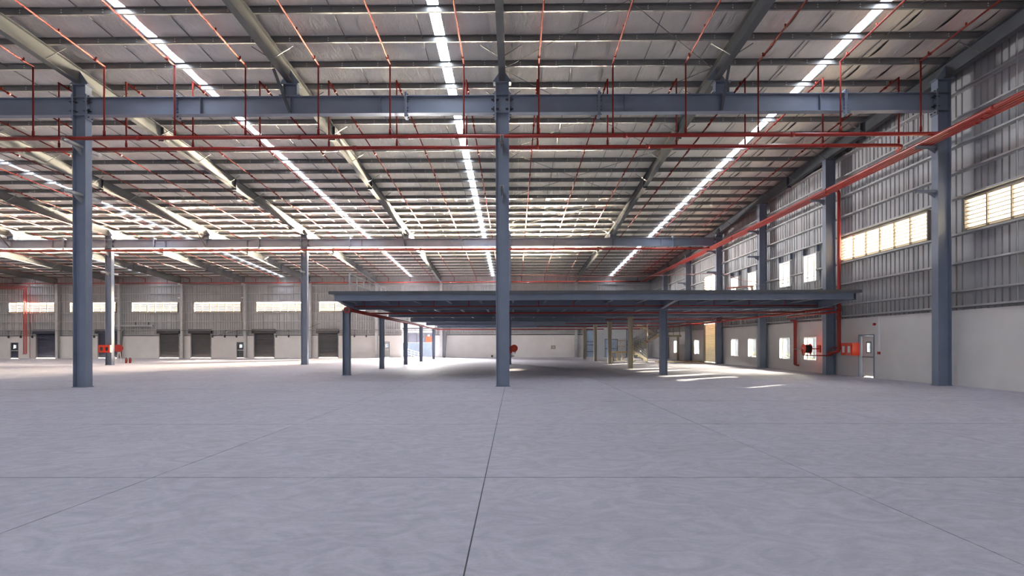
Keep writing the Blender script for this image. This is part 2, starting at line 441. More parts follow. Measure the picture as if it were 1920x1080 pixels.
# far wall
LP = [(16.7, 102), (131, 217), (247, 333), (364, 451), (481, 568), (598.5, 686)]
LOUV_F = [(far(a), far(b)) for a, b in LP] + [(-15.2+8*k, -9.4+8*k) for k in range(3)]
ROLL_F = [(far(a), far(b)) for a, b in ((68, 106), (184, 222), (299, 336), (358, 395.5), (476.5, 514.5), (596.6, 634))]
PDOOR_F = [(far(a), far(b)) for a, b in ((19.8, 34.6), (443.6, 459), (720.5, 730.5))]
GATE_F = (far(754), far(814.5))
far_holes = [(a, b, 5.6, 6.82) for a, b in LOUV_F] + [(a, b, 0, 3.1) for a, b in ROLL_F] + [(GATE_F[0], GATE_F[1], 0, 4.25)]
far_low = [(a, b, 0, 3.1) for a, b in ROLL_F] + [(a, b, 0, 1.95) for a, b in PDOOR_F] + [(GATE_F[0], GATE_F[1], 0, 4.25)]
wb = thing('wall_back', 'far wall of ribbed cladding and girts above a pale plastered base', 'wall', kind='structure')
cladding(wb, 'x', XB, WX+.2, lambda u: zr(Y3)+.05, far_holes, Y3+.13)
dm = MB()
for a, b, v0, v1 in hole_rects(XB, WX+.2, -.02, 2.72, far_low): dm.box(a, b, Y3, Y3+.22, v0, v1)
dm.build('plaster_base', 'dado', wb)
om = MB()
for a, b, v0, v1 in hole_rects(XB, WX+.2, -.02, 10.3, far_holes+far_low): om.box(a, b, Y3+.225, Y3+.245, v0, min(v1, zr(Y3)+.1))
om.build('dark_outer_board', 'dark', wb)  # added dark board, keeps lamp light from bouncing off the far wall
for z in (2.85, 3.42, 4.45, 5.5, 6.88, 7.85, 8.85):
    mb = MB()
    for a, b in runs(XB, WX, z, far_holes):
        mb.box(a, b, Y3-.1, Y3+.13, z-.006, z+.006).box(a, b, Y3-.1, Y3-.09, z-.006, z+.07)
    mb.build('wall_girt', 'girt', wb)
for X in BAY:
    for d in (2.67, 5.33):
        for z0, z1 in ((3.45, 5.5), (6.95, 9.8)):
            if not GATE_F[0] < X+d < GATE_F[1]: MB().box(X+d-.015, X+d+.015, Y3-.05, Y3-.02, z0, z1).build('wall_sag_rod', 'girt', wb)
wl = thing('wall_left', 'plain cladding wall closing the far left end', 'wall', kind='structure')
MB().box(XB-.2, XB, YB, 71.2, 0, 13.9).build('cladding_sheet', 'clad', wl)

# ---- windows and louvres
WN = [0]
def louvre(u0, u1, z0, z1, axis, fixed, label, fine, panes=6, blades=8, mat='blade'):
    WN[0] += 1
    L_ = thing('window_%d' % WN[0], label, 'louvre', kind='structure')
    ln = u1-u0
    if axis == 'y': L_.location = (fixed, u1, z0); L_.rotation_euler.z = -math.pi/2
    else: L_.location = (u0, fixed, z0)
    h = z1-z0                     # local: x along the louvre, y outward, z up
    MB().box(0, ln, -.02, .14, -.03, .03).box(0, ln, -.02, .14, h-.03, h+.03).box(-.03, .03, -.02, .14, -.03, h+.03).box(ln-.03, ln+.03, -.02, .14, -.03, h+.03).build('louvre_frame', 'louvre', L_)
    mw = .025 if fine else .045
    mul = MB().box(-mw, mw, -.02, .06, 0, h).mesh('mullion', 'louvre')
    for k in range(1, panes): link('mullion', mul, L_, (ln*k/panes, 0, 0))
    pw, ph = ln/panes, h/blades
    def blade(mb, x):             # blade falling outwards, folded lip coloured darker for its shaded edge (the last six faces)
        a, b = x+.001, x+pw-.001
        if fine:
            mb.prism([(.0, ph*.62), (.17, -ph*.08), (.172, -ph*.05), (.002, ph*.66)], 'x', a, b)
            mb.prism([(-.004, ph*.6), (.004, ph*.6), (.004, ph*.8), (-.004, ph*.8)], 'x', a, b)
        else:
            mb.prism([(.0, ph*.46), (.08, ph*.16), (.082, ph*.19), (.002, ph*.5)], 'x', a, b)
            mb.prism([(-.004, ph*.42), (.004, ph*.42), (.004, ph*.7), (-.004, ph*.7)], 'x', a, b)
    def lipped(mb):
        me = mb.mesh('louvre_blade', mat); me.materials.append(M['louvre'])
        me.polygons.foreach_set('material_index', [1 if (i//6) % 2 else 0 for i in range(len(me.polygons))]); return me
    if fine:
        bl = MB(); blade(bl, 0); me = lipped(bl)
        for k in range(panes):
            for j in range(blades): link('louvre_blade', me, L_, (k*pw, .02, j*ph))
    else:
        bl = MB()
        for k in range(panes):
            for j in range(blades):
                n = len(bl.v); blade(bl, k*pw)
                bl.v[n:] = [(x, y+.02, z+j*ph) for x, y, z in bl.v[n:]]
        link('louvre_blade', lipped(bl), L_, kind='stuff')
    return L_
louvre(*LOUV_R[0], LZ0, LZ1, 'y', WX+.02, 'long cream louvre behind the right wall column, right of the red riser', True)
louvre(*LOUV_R[1], LZ0, LZ1, 'y', WX+.02, 'cream louvre cut by the right edge of the photo, nearest to the camera', True)
for k, (a, b) in enumerate(LOUV_F):
    s = ('far wall strip louvre, %s from the left end, bright cream blades' % ORD[k]) if k < 6 else ('far wall strip louvre hidden behind the mezzanine deck, %s from its open corner' % ORD[k-6])
    louvre(a, b, 5.6, 6.82, 'x', Y3+.02, s, False, 6, 6, 'far_blade')
louvre(46.7, 50.0, 4.3, 7.4, 'y', WX+.02, 'tall yellow louvre panel above the mezzanine deck on the right wall', True, 2, 16)

def casement(y0, y1, z0, z1, label, depth=.27, glazing='glass'):
    WN[0] += 1
    W_ = thing('window_%d' % WN[0], label, 'window', (WX, (y0+y1)/2, z0), kind='structure')
    hw, h = (y1-y0)/2, z1-z0; d = depth
    MB().box(-.03, d, -hw, -hw+.05, 0, h).box(-.03, d, hw-.05, hw, 0, h).box(-.03, d, -hw+.05, hw-.05, 0, .05).box(-.03, d, -hw+.05, hw-.05, h-.05, h).build('window_reveal', 'white', W_)
    MB().box(d-.08, d-.03, -hw+.05, -hw+.1, .05, h-.05).box(d-.08, d-.03, hw-.1, hw-.05, .05, h-.05).box(d-.08, d-.03, -hw+.1, hw-.1, .05, .1).box(d-.08, d-.03, -hw+.1, hw-.1, h-.1, h-.05).build('window_frame', 'white', W_)
    MB().box(d-.08, d-.03, -.03, .03, .1, h-.1).build('mullion', 'dark', W_)
    for a, b in ((-hw+.1, -.03), (.03, hw-.1)): MB().box(d-.06, d-.05, a, b, .1, h-.1).build('pane', glazing, W_)
    return W_
for k, (a, b) in enumerate(LOWIN):
    s = ('lower white-framed window in the plaster base, %s to the left of the hose cabinet' % ORD[k]) if k < 5 else 'lowest small window beside the stair platform on the right wall'
    casement(a, b, .65, 2.0, s)
for k, (a, b) in enumerate(UPWIN):
    W_ = casement(a, b, 5.05, 6.6, 'bright white window in the cladding above the mezzanine, %s from the red riser' % ORD[k], .27, 'frosted')
    hw = (b-a)/2
    for s in (-1, 1): MB().box(-.06, .1, s*hw-.09*(s < 0)-.0, s*hw+.09*(s > 0), 1.6, 2.0).build('jamb_stub', 'steel', W_)
    MB().box(.1, .14, -hw, hw, .28, .31).build('guard_bar', 'dark', W_)

# ---- doors
DN = [0]
def roller(x0, x1, h, label, mat):
    DN[0] += 1
    D = thing('door_%d' % DN[0], label, 'roller door', ((x0+x1)/2, Y3, 0), kind='structure')
    hw = (x1-x0)/2; mb = MB(); z = .09
    while z < h-.05:
        mb.prism([(.10, z), (.085, z+.03), (.085, z+.07), (.10, z+.1), (.11, z+.1), (.11, z)], 'x', -hw+.04, hw-.04); z += .1
    mb.build('shutter_curtain', mat, D, kind='stuff')
    MB().box(-hw-.18, hw+.14, -.32, .05, h-.08, h+.42).build('shutter_housing', mat, D)
    for s in (-1, 1): MB().box(s*hw-.05, s*hw+.05, -.03, .12, 0, h).build('guide_rail', 'galv', D)
    MB().box(hw+.02, hw+.06, -.06, -.02, 1.2, 1.5).build('chain_keeper', 'rope', D)
    return D
for k, (a, b) in enumerate(ROLL_F):
    c = ('midnight blue', 'near-black', 'charcoal', 'charcoal', 'brownish charcoal', 'brownish charcoal')[k]
    roller(a, b, 3.1, '%s roller shutter in the far wall, %s from the left end' % (c, ORD[k]), 'shutter_blue' if k < 2 else 'shutter')
def pdoor(x0, x1, label, mat):
    DN[0] += 1
    D = thing('door_%d' % DN[0], label, 'door', ((x0+x1)/2, Y3, 0), kind='structure')
    hw, h = (x1-x0)/2, 1.95
    MB().box(-hw, -hw+.05, -.02, .2, 0, h).box(hw-.05, hw, -.02, .2, 0, h).box(-hw+.05, hw-.05, -.02, .2, h-.05, h).build('door_frame', 'galv', D)
    lf = MB()
    for a, b, c, d in hole_rects(-hw+.05, hw-.05, .05, h-.05, [(-.14, .16, 1.25, 1.65)]): lf.box(a, b, .05, .1, c, d)
    lf.build('door_leaf', mat, D)
    MB().box(-.14, .16, .07, .08, 1.25, 1.65).build('vision_pane', 'glass', D)
    MB().box(-hw+.12, hw-.12, -.03, .04, .92, 1.0).build('push_bar', 'bolt', D)
for k, (a, b) in enumerate(PDOOR_F):
    pdoor(a, b, ('dark exit door with lit square pane beside the red pipe drop', 'dark green exit door with lit square pane against a column', 'pale grey exit door just behind the second mezzanine post')[k], ('shutter_blue', 'dark', 'partition')[k])
# half-open steel door in the right wall
DN[0] += 1
D = thing('door_%d' % DN[0], 'grey steel exit door right of the red hose cabinet', 'door', (WX, 27.05, 0), kind='structure')
MB().box(-.03, .22, -.6, -.54, 0, 2.02).box(-.03, .22, .54, .6, 0, 2.02).box(-.03, .22, -.54, .54, 1.96, 2.02).build('door_frame', 'steel', D)
lf = MB()
for a, b, c, d in hole_rects(-.53, .36, .06, 1.95, [(-.25, .0, 1.2, 1.62)]): lf.box(.03, .08, a, b, c, d)
lf.build('door_leaf', 'dado', D)
MB().box(.05, .06, -.25, 0, 1.2, 1.62).build('vision_pane', 'glass', D)
MB().box(.01, .03, -.3, .05, 1.14, 1.2).box(.01, .03, -.3, .05, 1.62, 1.68).box(.01, .03, -.3, -.25, 1.2, 1.62).box(.01, .03, 0, .05, 1.2, 1.62).build('pane_trim', 'galv', D)
MB().box(-.03, .03, -.5, .34, .93, .99).build('push_bar', 'galv', D)
MB().box(.12, .19, .37, .53, .02, 1.95).build('narrow_leaf', 'black', D)
# cream roller shutter under the mezzanine
DN[0] += 1
D = thing('door_%d' % DN[0], 'cream slatted roller shutter in the right wall under the mezzanine', 'roller door', (WX, 48.35, 0), kind='structure')
mb = MB(); z = .06
while z < 3.2:
    mb.prism([(.1, z), (.07, z+.04), (.07, z+.1), (.1, z+.14), (.105, z+.14), (.075, z+.1), (.075, z+.04), (.105, z)], 'y', -1.6, 1.6); z += .14
mb.build('shutter_curtain', 'sheer', D, kind='stuff')
for s in (-1, 1): MB().box(-.04, .14, s*1.65-.06, s*1.65+.06, 0, 3.45).build('guide_rail', 'galv', D)

# ------------------------------------------------------------------ steel frame
BT1, BB1, BT2, BB2 = 10.98, 10.31, 10.05, 9.39          # jack beam top / bottom, row 1 and row 2
bolt_me = MB().tube([(0, -.045, 0), (0, .045, 0)], .022, 6).mesh('bolt', 'dark')
bolt_x = MB().tube([(-.05, 0, 0), (.05, 0, 0)], .024, 6).mesh('bolt', 'dark')
bolt_plain = MB().tube([(-.05, 0, 0), (.05, 0, 0)], .024, 6).mesh('bolt', 'bolt')
HW, FW = .25, .34                                        # half depth and flange width of a column
def column(X, Y, H, label, beams=None, group=None, brackets=(), wall=False, name='steel_column'):
    c = thing(name, label, 'column', (X, Y, 0), group)
    fy = FW/2
    MB().box(-HW, -HW+.022, -fy, fy, 0, H).box(HW-.022, HW, -fy, fy, 0, H).box(-HW+.022, HW-.022, -.008, .008, 0, H).build('shaft', 'steel', c)
    MB().box(-HW-.09, HW+.09, -.2, .14, H, H+.03).build('cap_plate', 'steel', c)
    MB().box(-HW-.03, HW+.03, -fy-.03, fy+.03, 0, .02).build('base_plate', 'steel', c)
    if beams:
        zb, zt, sides = beams
        for z in (zb-.0, zt):
            for s in (-1, 1):
                y0, y1 = (-fy, -.008) if s < 0 else (.008, fy)
                MB().box(-HW+.022, HW-.022, y0, y1, z-.01, z+.01).build('stiffener', 'steel', c)
        for s in sides:
            x0, x1 = sorted((s*HW, s*(HW+.04)))
            MB().box(x0, x1, -.17, .17, zb-.16, zt+.12).build('end_plate', 'steel', c)
            for z in (zb-.08, zb+.1, zb+.22, zt-.22, zt-.1, zt+.06):
                for y in (-.1, .1):
                    link('bolt', bolt_x, c, (s*(HW+.045), y, z))
            for z in (zb+.16, zt-.16):
                for t in (-1, 1):
                    y0, y1 = (-.16, -.01) if t < 0 else (.01, .16)
                    xi = s*(HW-.022)
                    MB().prism([(xi, z-.02), (xi-s*.1, z), (xi, z+.02)], 'y', y0, y1).build('gusset', 'dark', c)
                    xo = s*(HW+.04)
                    MB().prism([(xo, z-.02), (xo+s*.12, z), (xo, z+.02)], 'y', y0, y1).build('gusset', 'dark', c)
    for z, sides in brackets:
        for s in sides:
            b = MB()
            if wall:
                b.box(-HW-.7, -HW, -.06, .06, z-.012, z).box(-HW-.7, -HW, -.06, -.05, z-.1, z).box(-HW-.7, -HW, .05, .06, z-.1, z)
                b.prism([(-HW, z-.3), (-HW-.3, z-.1), (-HW, z-.1)], 'y', -.008, .008)
            else:
                y0, y1 = sorted((s*.008, s*.95))
                b.box(-.06, .06, y0, y1, z-.012, z).box(-.06, -.05, y0, y1, z-.11, z).box(.05, .06, y0, y1, z-.11, z)
                b.prism([(s*.01, z-.42), (s*.5, z-.11), (s*.01, z-.11)], 'x', -.008, .008)
            b.build('pipe_bracket', 'girt' if not wall else 'steel', c)
    return c
H1, H2 = 11.44, 10.36
CX1 = [X_at(148.5, Y1-.17), X_at(942.5, Y1-.17), 16.08]
CX2 = [X_at(203, Y2-.17), X_at(570, Y2-.17), X_at(952.6, Y2), 16.3]
BR1 = ((9.18, (-1, 1)), (7.35, (-1, 1))); BR2 = ((9.02, (-1, 1)), (7.45, (-1, 1)))
column(CX1[0], Y1, H1, 'tall blue-grey steel column standing nearest on the left side', (BB1, BT1, (-1, 1)), brackets=BR1)
column(CX1[1], Y1, H1, 'tall blue-grey steel column in the middle of the hall', (BB1, BT1, (-1, 1)), brackets=BR1)
column(CX1[2], Y1, H1, 'large blue-grey wall column nearest on the right, carrying the jack beam', (BB1, BT1, (-1,)), brackets=((9.02, (-1,)), (7.35, (-1,))), wall=True)
column(CX2[0], Y2, H2, 'steel column with the orange hose cabinet mounted on it', (BB2, BT2, (-1, 1)), brackets=BR2)
column(CX2[1], Y2, H2, 'slim steel column of the second row, left of the mezzanine', (BB2, BT2, (-1, 1)), brackets=BR2)
column(CX2[2], Y2, H2, 'steel column under the mezzanine hidden behind the middle column', (BB2, BT2, (-1, 1)), brackets=BR2)
for k, (Y, X) in enumerate(((29.6, 16.26), (37.6, 16.3), (45.6, 16.32), (53.6, 16.3), (61.6, 16.3))):
    lab = ('wall column beside the red riser and the hose cabinet', 'wall column between the two pairs of upper windows', 'wall column at the end of the second jack beam', 'wall column just past the cream roller shutter', 'farthest wall column beside the stair platform')[k]
    column(X, Y, zr(Y)-.2-.56-.03, lab, (BB2, BT2, (-1,)) if Y == Y2 else None, brackets=((9.02, (-1,)),) + (((7.35, (-1,)),) if k else ()), wall=True, name='wall_column')
FARC = [(111, -55.5), (227, 0), (344, 0), (462, 0), (583, 0), (707, 0), (828, 0), (953, 0), (1079.5, 0)]
farx = [far(p) for p, _ in FARC]
names_far = ['leftmost', 'second', 'third', 'fourth', 'fifth', 'sixth', 'seventh', 'eighth', 'ninth']
for k, x in enumerate(farx):
    c = thing('wall_post', 'far wall steel column, %s from the left%s' % (names_far[k] if k else 'first', ', behind the mezzanine' if k > 5 else ''), 'column', (x, Y3-.28, 0))
    MB().box(-.15, .15, -.17, -.15, 0, 9.25).box(-.15, .15, .13, .15, 0, 9.25).box(-.007, .007, -.15, .13, 0, 9.25).box(-.15, .15, -.15, -.13, 0, 9.25).build('shaft', 'girt', c)
    MB().box(-.18, .18, -.25, .25, 9.25, 9.28).build('cap_plate', 'girt', c)
    if k in (1, 2, 3, 4):
        for z in (9.02, 7.35): MB().box(-.42, -.15, -.2, -.05, z-.06, z+.06).build('pipe_bracket', 'white', c)
MB_ = MB
# jack beams
def jack(xa, xb, Y, zb, zt, label, seat=True, near=True):
    j = thing('jack_beam', label, 'beam', ((xa+xb)/2, Y, zb))
    L, h = (xb-xa)/2, zt-zb
    MB().isection_x(-L, L, 0, h, 0, .3).build('girder', 'steel', j)
    for s in (-1, 1):
        x = s*(L-3.35)
        MB().box(x-.045, x-.004, -.17, .17, -.14, h+.13).box(x+.004, x+.045, -.17, .17, -.14, h+.13).build('splice_plate', 'steel', j)
        for z in (-.07, .1, .22, h-.22, h-.1, h+.06):
            for y in ((-.1, .1) if near else (-.1,)): link('bolt', bolt_x, j, (x+.02, y, z)).scale.x = 1.5
        MB().box(s*(L-4.3)-.006, s*(L-4.3)+.006, -.145, -.007, .022, h-.022).build('stiffener', 'steel', j)
    if seat:
        MB().box(-.4, .4, -.2, .2, h, h+.03).box(-.32, .32, -.2, .2, h+.43, h+.46).box(-.26, .26, -.01, .01, h+.03, h+.43).box(-.26, -.24, -.15, .15, h+.03, h+.43).box(.24, .26, -.15, .15, h+.03, h+.43).build('rafter_seat', 'steel', j)
        MB().box(-.01, .01, -.145, -.007, .022, h-.022).build('stiffener', 'steel', j)
        MB().bar((-.02, -.12, .06), (-.16, -1.25, h+.5), .09, .05).build('knee_brace', 'rafter', j)
    return j
jl1 = X_at(148.5, Y1)-16.1
jack(jl1+HW+.04, CX1[0]-HW-.04, Y1, BB1, BT1, 'front jack beam running off the left edge of the photo', near=False)
jack(CX1[0]+HW+.04, CX1[1]-HW-.04, Y1, BB1, BT1, 'front jack beam between the left and middle columns')
jack(CX1[1]+HW+.04, CX1[2]-HW-.04, Y1, BB1, BT1, 'front jack beam between the middle column and right wall')
jack(CX2[0]-15.6, CX2[0]-HW-.04, Y2, BB2, BT2, 'rear jack beam left of the hose cabinet column', near=False)
jack(CX2[0]+HW+.04, CX2[1]-HW-.04, Y2, BB2, BT2, 'rear jack beam from hose cabinet column to the slim column', near=False)
jack(CX2[1]+HW+.04, CX2[2]-HW-.04, Y2, BB2, BT2, 'rear jack beam above the open mezzanine corner', near=False)
jack(CX2[2]+HW+.04, CX2[3]-HW-.04, Y2, BB2, BT2, 'rear jack beam from the middle to the right wall', near=False)

# rafters: one long line each from the loading side to the far wall
r1 = {1: 7.6, 0: CX1[1], -1: (CX1[0]+CX1[1])/2, -2: CX1[0], -3: CX1[0]-8.05, -4: CX1[0]-16.1, 2: 16.15}
r2 = {2: 16.3, 0: CX2[2], 1: (CX2[2]+CX2[3])/2, -1: (CX2[1]+CX2[2])/2, -2: CX2[1], -3: (CX2[0]+CX2[1])/2, -4: CX2[0], -5: CX2[0]-8.0, -6: CX2[0]-15.8, -7: CX2[0]-23.6}
rf = {k-7: farx[k] for k in range(9)}; rf[2] = 16.3
def rz_bot(y): return zr(y)-.2-.56 - (max(0, y-55)/14.6*.16)
LABR = {2: 'end rafter along the top of the right wall', 1: 'roof rafter midway between middle column and right wall', 0: 'roof rafter carried by the middle column', -1: 'roof rafter between the left and middle columns', -2: 'roof rafter carried by the nearest left column',
        -3: 'roof rafter midway left of the nearest left column', -4: 'roof rafter above the hose cabinet column', -5: 'roof rafter seated left of the hose cabinet column', -6: 'roof rafter second left of the hose cabinet column', -7: 'farthest left roof rafter in the back bay'}
fb = {s: MB().bar((0, 0, 0), (s*.62, .08, .42), .028, .028).mesh('fly_brace', 'galv') for s in (-1, 1)}
for k, lab in LABR.items():
    stations = []
    if k in r1: stations += [(YB+.3, r1[k]), (Y1, r1[k])]
    stations += [(Y2, r2[k])] if k >= -7 else []
    if k in (-5, -6, -7): stations = [(Y1, r2[k]), (Y2, r2[k])]
    stations += [(69.2, rf[k])]
    R_ = thing('roof_rafter', lab, 'rafter', (stations[0][1], stations[0][0], 0))
    o0 = Vector((stations[0][1], stations[0][0], 0))
    def xat(y):
        for (ya, xa), (yb, xb) in zip(stations, stations[1:]):
            if y <= yb: return xa+(xb-xa)*(y-ya)/(yb-ya)
        return stations[-1][1]
    yy = sorted({s[0] for s in stations} | {y for y in (55, 62) if y > stations[0][0]})
    def strip(mb, off0, off1, lo, hi):
        """A long plate between two x offsets with bottom and top heights lo(y), hi(y)."""
        n = len(mb.v)
        for y in yy:
            x = xat(y)
            mb.v += [tuple(Vector(p)-o0) for p in ((x+off0, y, lo(y)), (x+off1, y, lo(y)), (x+off1, y, hi(y)), (x+off0, y, hi(y)))]
        for i in range(len(yy)-1):
            q = n+4*i
            for a in range(4): mb.f.append((q+a, q+4+a, q+4+(a+1) % 4, q+(a+1) % 4))
        mb.f += [(n+3, n+2, n+1, n), tuple(n+4*(len(yy)-1)+a for a in range(4))]
    top = lambda y: zr(y)-.2
    mb = MB()
    strip(mb, -.12, .12, lambda y: rz_bot(y), lambda y: rz_bot(y)+.02)
    strip(mb, -.12, .12, lambda y: top(y)-.018, top)
    strip(mb, -.007, .007, lambda y: rz_bot(y)+.02, lambda y: top(y)-.018)
    mb.build('girder', 'rafter', R_)
    for y in (26.6, 33.8, 52.6, 60.4):
        if y > stations[0][0]:
            p = Vector((xat(y), y, 0))-o0; zb, zt = rz_bot(y), top(y)
            MB().box(p.x-.13, p.x+.13, p.y-.03, p.y+.03, zb-.1, zt-.01).build('splice_plate', 'dark' if y < 40 else 'rafter', R_)
    for y in [Y1] if k in r1 else []:
        p = Vector((xat(y), y, 0))-o0
        for s in (-1, 1):
            zb = rz_bot(y)
            MB().prism([(p.x+s*.36, zb+.0), (p.x+s*.008, zb+.0), (p.x+s*.008, zb+.5)], 'y', p.y-.14, p.y-.12).build('gusset', 'steel', R_)
    for s in (-1, 1):
        p = Vector((xat(Y2), Y2, 0))-o0; zb = rz_bot(Y2)
        MB().prism([(p.x+s*.36, zb), (p.x+s*.008, zb), (p.x+s*.008, zb+.5)], 'y', p.y-.14, p.y-.12).build('gusset', 'steel', R_)
    for n_, y in enumerate(PURLIN_Y):
        if y < max(12, stations[0][0]+.4) or y > 66 or n_ % 2: continue
        for s in (-1, 1):
            if k == 2 and s > 0: continue
            p = Vector((xat(y)+s*.1, y, rz_bot(y)+.05))-o0
            link('fly_brace', fb[s], R_, p)

# ------------------------------------------------------------------ mezzanine
ML, MF, MBK = -8.45, 26.4, 62.0
DZ = 4.06
mz = thing('mezzanine_deck', 'steel mezzanine deck filling the right rear of the hall', 'mezzanine', (0, MF, DZ))
def mzb(mb, name, mat):
    mb.v = [(x, y-MF, z-DZ) for x, y, z in mb.v]; return mb.build(name, mat, mz)
well = [(11.0, 16.0, 54.6, 57.7), (CX2[2]-.29, CX2[2]+.29, Y2-.22, Y2+.22)]     # stair well and column
sl = MB()
for a, b, c_, d_ in hole_rects(ML-.1, 15.95, MF-.02, MBK, well): sl.box(a, b, c_, d_, DZ-.13, DZ)
for k in range(4): sl.box(15.95, WX-.12, 30.0+8*k, 37.2+8*k, DZ-.13, DZ)
mzb(sl, 'deck_slab', 'partition')
mzb(MB().box(ML-.14, 16.0, MF-.05, MF-.02, DZ-.13, DZ+.01), 'fascia_strip', 'rafter')
mzb(MB().isection_x(ML+.1, 15.7, DZ-.42, DZ-.13, MF+.1, .2), 'edge_beam', 'steel')
mzb(MB().box(15.7, 15.73, MF-.02, MF+.22, DZ-.45, DZ-.13), 'end_plate', 'dark')
MROW = [29.5, 37.5, 45.5, 53.5, 61.5]
MX = (-8.2, 7.55)
for y in MROW:
    mb = MB()
    if y == 45.5: mb.isection_x(ML+.2, CX2[2]-.3, 3.39, DZ-.13, y, .24).isection_x(CX2[2]+.3, 15.95, 3.39, DZ-.13, y, .24)
    else: mb.isection_x(ML+.2, 15.95, 3.39, DZ-.13, y, .24)
    mzb(mb, 'main_beam', 'steel')
x = ML+.5
while x < 15.9:
    mb = MB()
    for a, b in zip([MF+.2]+MROW, MROW+[MBK]):
        if a == 53.5 and x > 10.9: continue
        mb.isection(a+(.13 if a != MF+.2 else .02), b-.13, DZ-.38, DZ-.13, x, .12)
    mzb(mb, 'joist', 'steel'); x += 1.58
for x in (MX[0], MX[1], 15.6):
    mb = MB()
    mb.prism([(MF+.2, DZ-.42), (MF+.2, DZ-.3), (29.38, DZ-.3), (29.38, 3.4)], 'x', x-.008, x+.008)
    mb.prism([(MF+.2, DZ-.44), (29.38, 3.38), (29.38, 3.4), (MF+.2, DZ-.42)], 'x', x-.1, x+.1)
    mzb(mb, 'cantilever_bracket', 'steel')
x = -6.6
while x < 15:                        # splice marks and hangers on the edge beam
    mzb(MB().box(x-.04, x+.04, MF-.012, MF-.002, DZ-.36, DZ-.2), 'web_stiffener', 'steel'); x += 2.1
for k, y in enumerate(MROW):
    for i, x in enumerate((X_at((650, 716, 760.5, 789.5, 813)[k], y), X_at((1243.5, 1182, 1143, 1116, 1096)[k], y))):
        lab = 'mezzanine post, %s back on the %s row' % ('front one' if k == 0 else ORD[k], ('open left', 'right-hand')[i])
        c = thing('mezzanine_post', lab, 'post', (x, y, 0))
        q = .14 if k else .17
        pm_ = 'steel' if i == 0 or k == 0 else 'beige'
        MB().box(-q, -q+.02, -q, q, .02, 3.33).box(q-.02, q, -q, q, .02, 3.33).box(-q+.02, q-.02, -.007, .007, .02, 3.33).build('shaft', pm_, c)
        MB().box(-q-.03, q+.03, -q-.03, q+.03, 3.33, 3.39).build('cap_plate', pm_, c)
        MB().box(-q-.03, q+.03, -q-.03, q+.03, 0, .02).build('base_plate', pm_, c)
        for s in (-1, 1): MB().prism([(s*q, 3.33), (s*(q+.1), 3.33), (s*q, 3.16)], 'y', -.01, .01).build('gusset', pm_, c)
# guard rail along the open left edge
gr = thing('guard_rail', 'grey tubular guard rail along the open left edge of the mezzanine', 'railing', (ML-.04, 29.4, DZ))
for z in (1.2, .75, .28): MB().tube([(0, 0, z), (0, 31, z)], .038, 8).build('rail', 'girt', gr)
for k in range(23): MB().tube([(0, k*1.4, 0), (0, k*1.4, 1.2)], .038, 8).build('baluster', 'girt', gr)
# faint wire rail at the right front of the deck
g2 = thing('guard_rail', 'thin wire guard rail on the deck in front of the upper windows', 'railing', (15.0, 31.0, DZ))
for z in (1.1, .6): MB().tube([(0, 0, z), (0, 14.2, z)], .014, 6).build('rail', 'galv', g2)
for k in range(6): MB().tube([(0, k*2.84, 0), (0, k*2.84, 1.1)], .02, 6).build('baluster', 'galv', g2)
# barrier tape tied between the columns above the deck
pts = [at(958, 515, Y=45.1), at(1120, 519, Y=45.1), at(1225, 517, Y=45.1), at(1342, 512, Y=45.1)]
tag(MB().tube(pts, .022, 6).build('barrier_tape', 'tape'), 'red and white tape strung between middle and wall columns above deck', 'tape')
pts = [at(1353, 511, Y=45.4), at(1372, 519, Y=43), at(1392, 526, Y=40), at(1420, 529, Y=38.2)]
tag(MB().tube(pts, .02, 6).build('barrier_tape', 'tape'), 'sagging tape tied to the wall column in front of the upper windows', 'tape')
t = thing('barrier_trestle', 'small tan timber trestle holding tape on the mezzanine deck', 'trestle', (13.6, 34.2, DZ))
MB().bar((-.45, 0, 0), (-.3, 0, .9), .06).build('leg', 'rope', t); MB().bar((-.1, 0, 0), (-.28, 0, .9), .06).build('leg', 'rope', t)
MB().bar((.5, 0, 0), (.62, 0, .9), .06).build('leg', 'rope', t); MB().bar((.8, 0, 0), (.64, 0, .9), .06).build('leg', 'rope', t)
MB().bar((-.9, 0, .86), (.72, 0, .98), .09).build('cross_bar', 'tape', t)

# ------------------------------------------------------------------ sprinkler pipework
def elbow_pts(ps, r=.12):
    """Round the corners of a pipe run."""
    out = [Vector(ps[0])]
    for a, b, c in zip(ps, ps[1:], ps[2:]):
        a, b, c = Vector(a), Vector(b), Vector(c)
        d1, d2 = (a-b).normalized(), (c-b).normalized()
        for t in (0, .5, 1):
            p = b + d1*r*(1-t)**2 + d2*r*t**2
            out.append(p)
    out.append(Vector(ps[-1])); return out
PZ1 = 9.255
YA, YBk = 21.0, 22.2
def main_pipe(ps, r, label, base, couple=(), cat='pipe'):
    t = thing('sprinkler_main', label, cat, base)
    b = Vector(base)
    MB().tube([Vector(p)-b for p in elbow_pts(ps, .2)], r, 12).build('pipe_run', 'red', t)
    for p, d in couple:
        p = Vector(p)-b; d = Vector(d)*.07
        MB().tube([p-d, p+d], r*1.25, 12).build('coupling', 'red', t)
    return t
bx0 = -42
m1 = main_pipe([(bx0, YA, PZ1+.0), (15.3, YA, PZ1), (15.36, YA-.3, PZ1-.1)], .072, 'upper red sprinkler main crossing in front of the columns', (0, YA, PZ1), [((x, YA, PZ1), (1, 0, 0)) for x in (-20, -13.9, -7.9, -2.1, 4.1, 10.2)])
m2 = main_pipe([(bx0, YBk, PZ1), (15.05, YBk, PZ1), (15.1, YBk+.4, PZ1-.1)], .072, 'lower red sprinkler main passing behind the front columns', (0, YBk, PZ1), [((x, YBk, PZ1), (1, 0, 0)) for x in (-19, -12.2, -6.2, .9, 5.2, 12)])
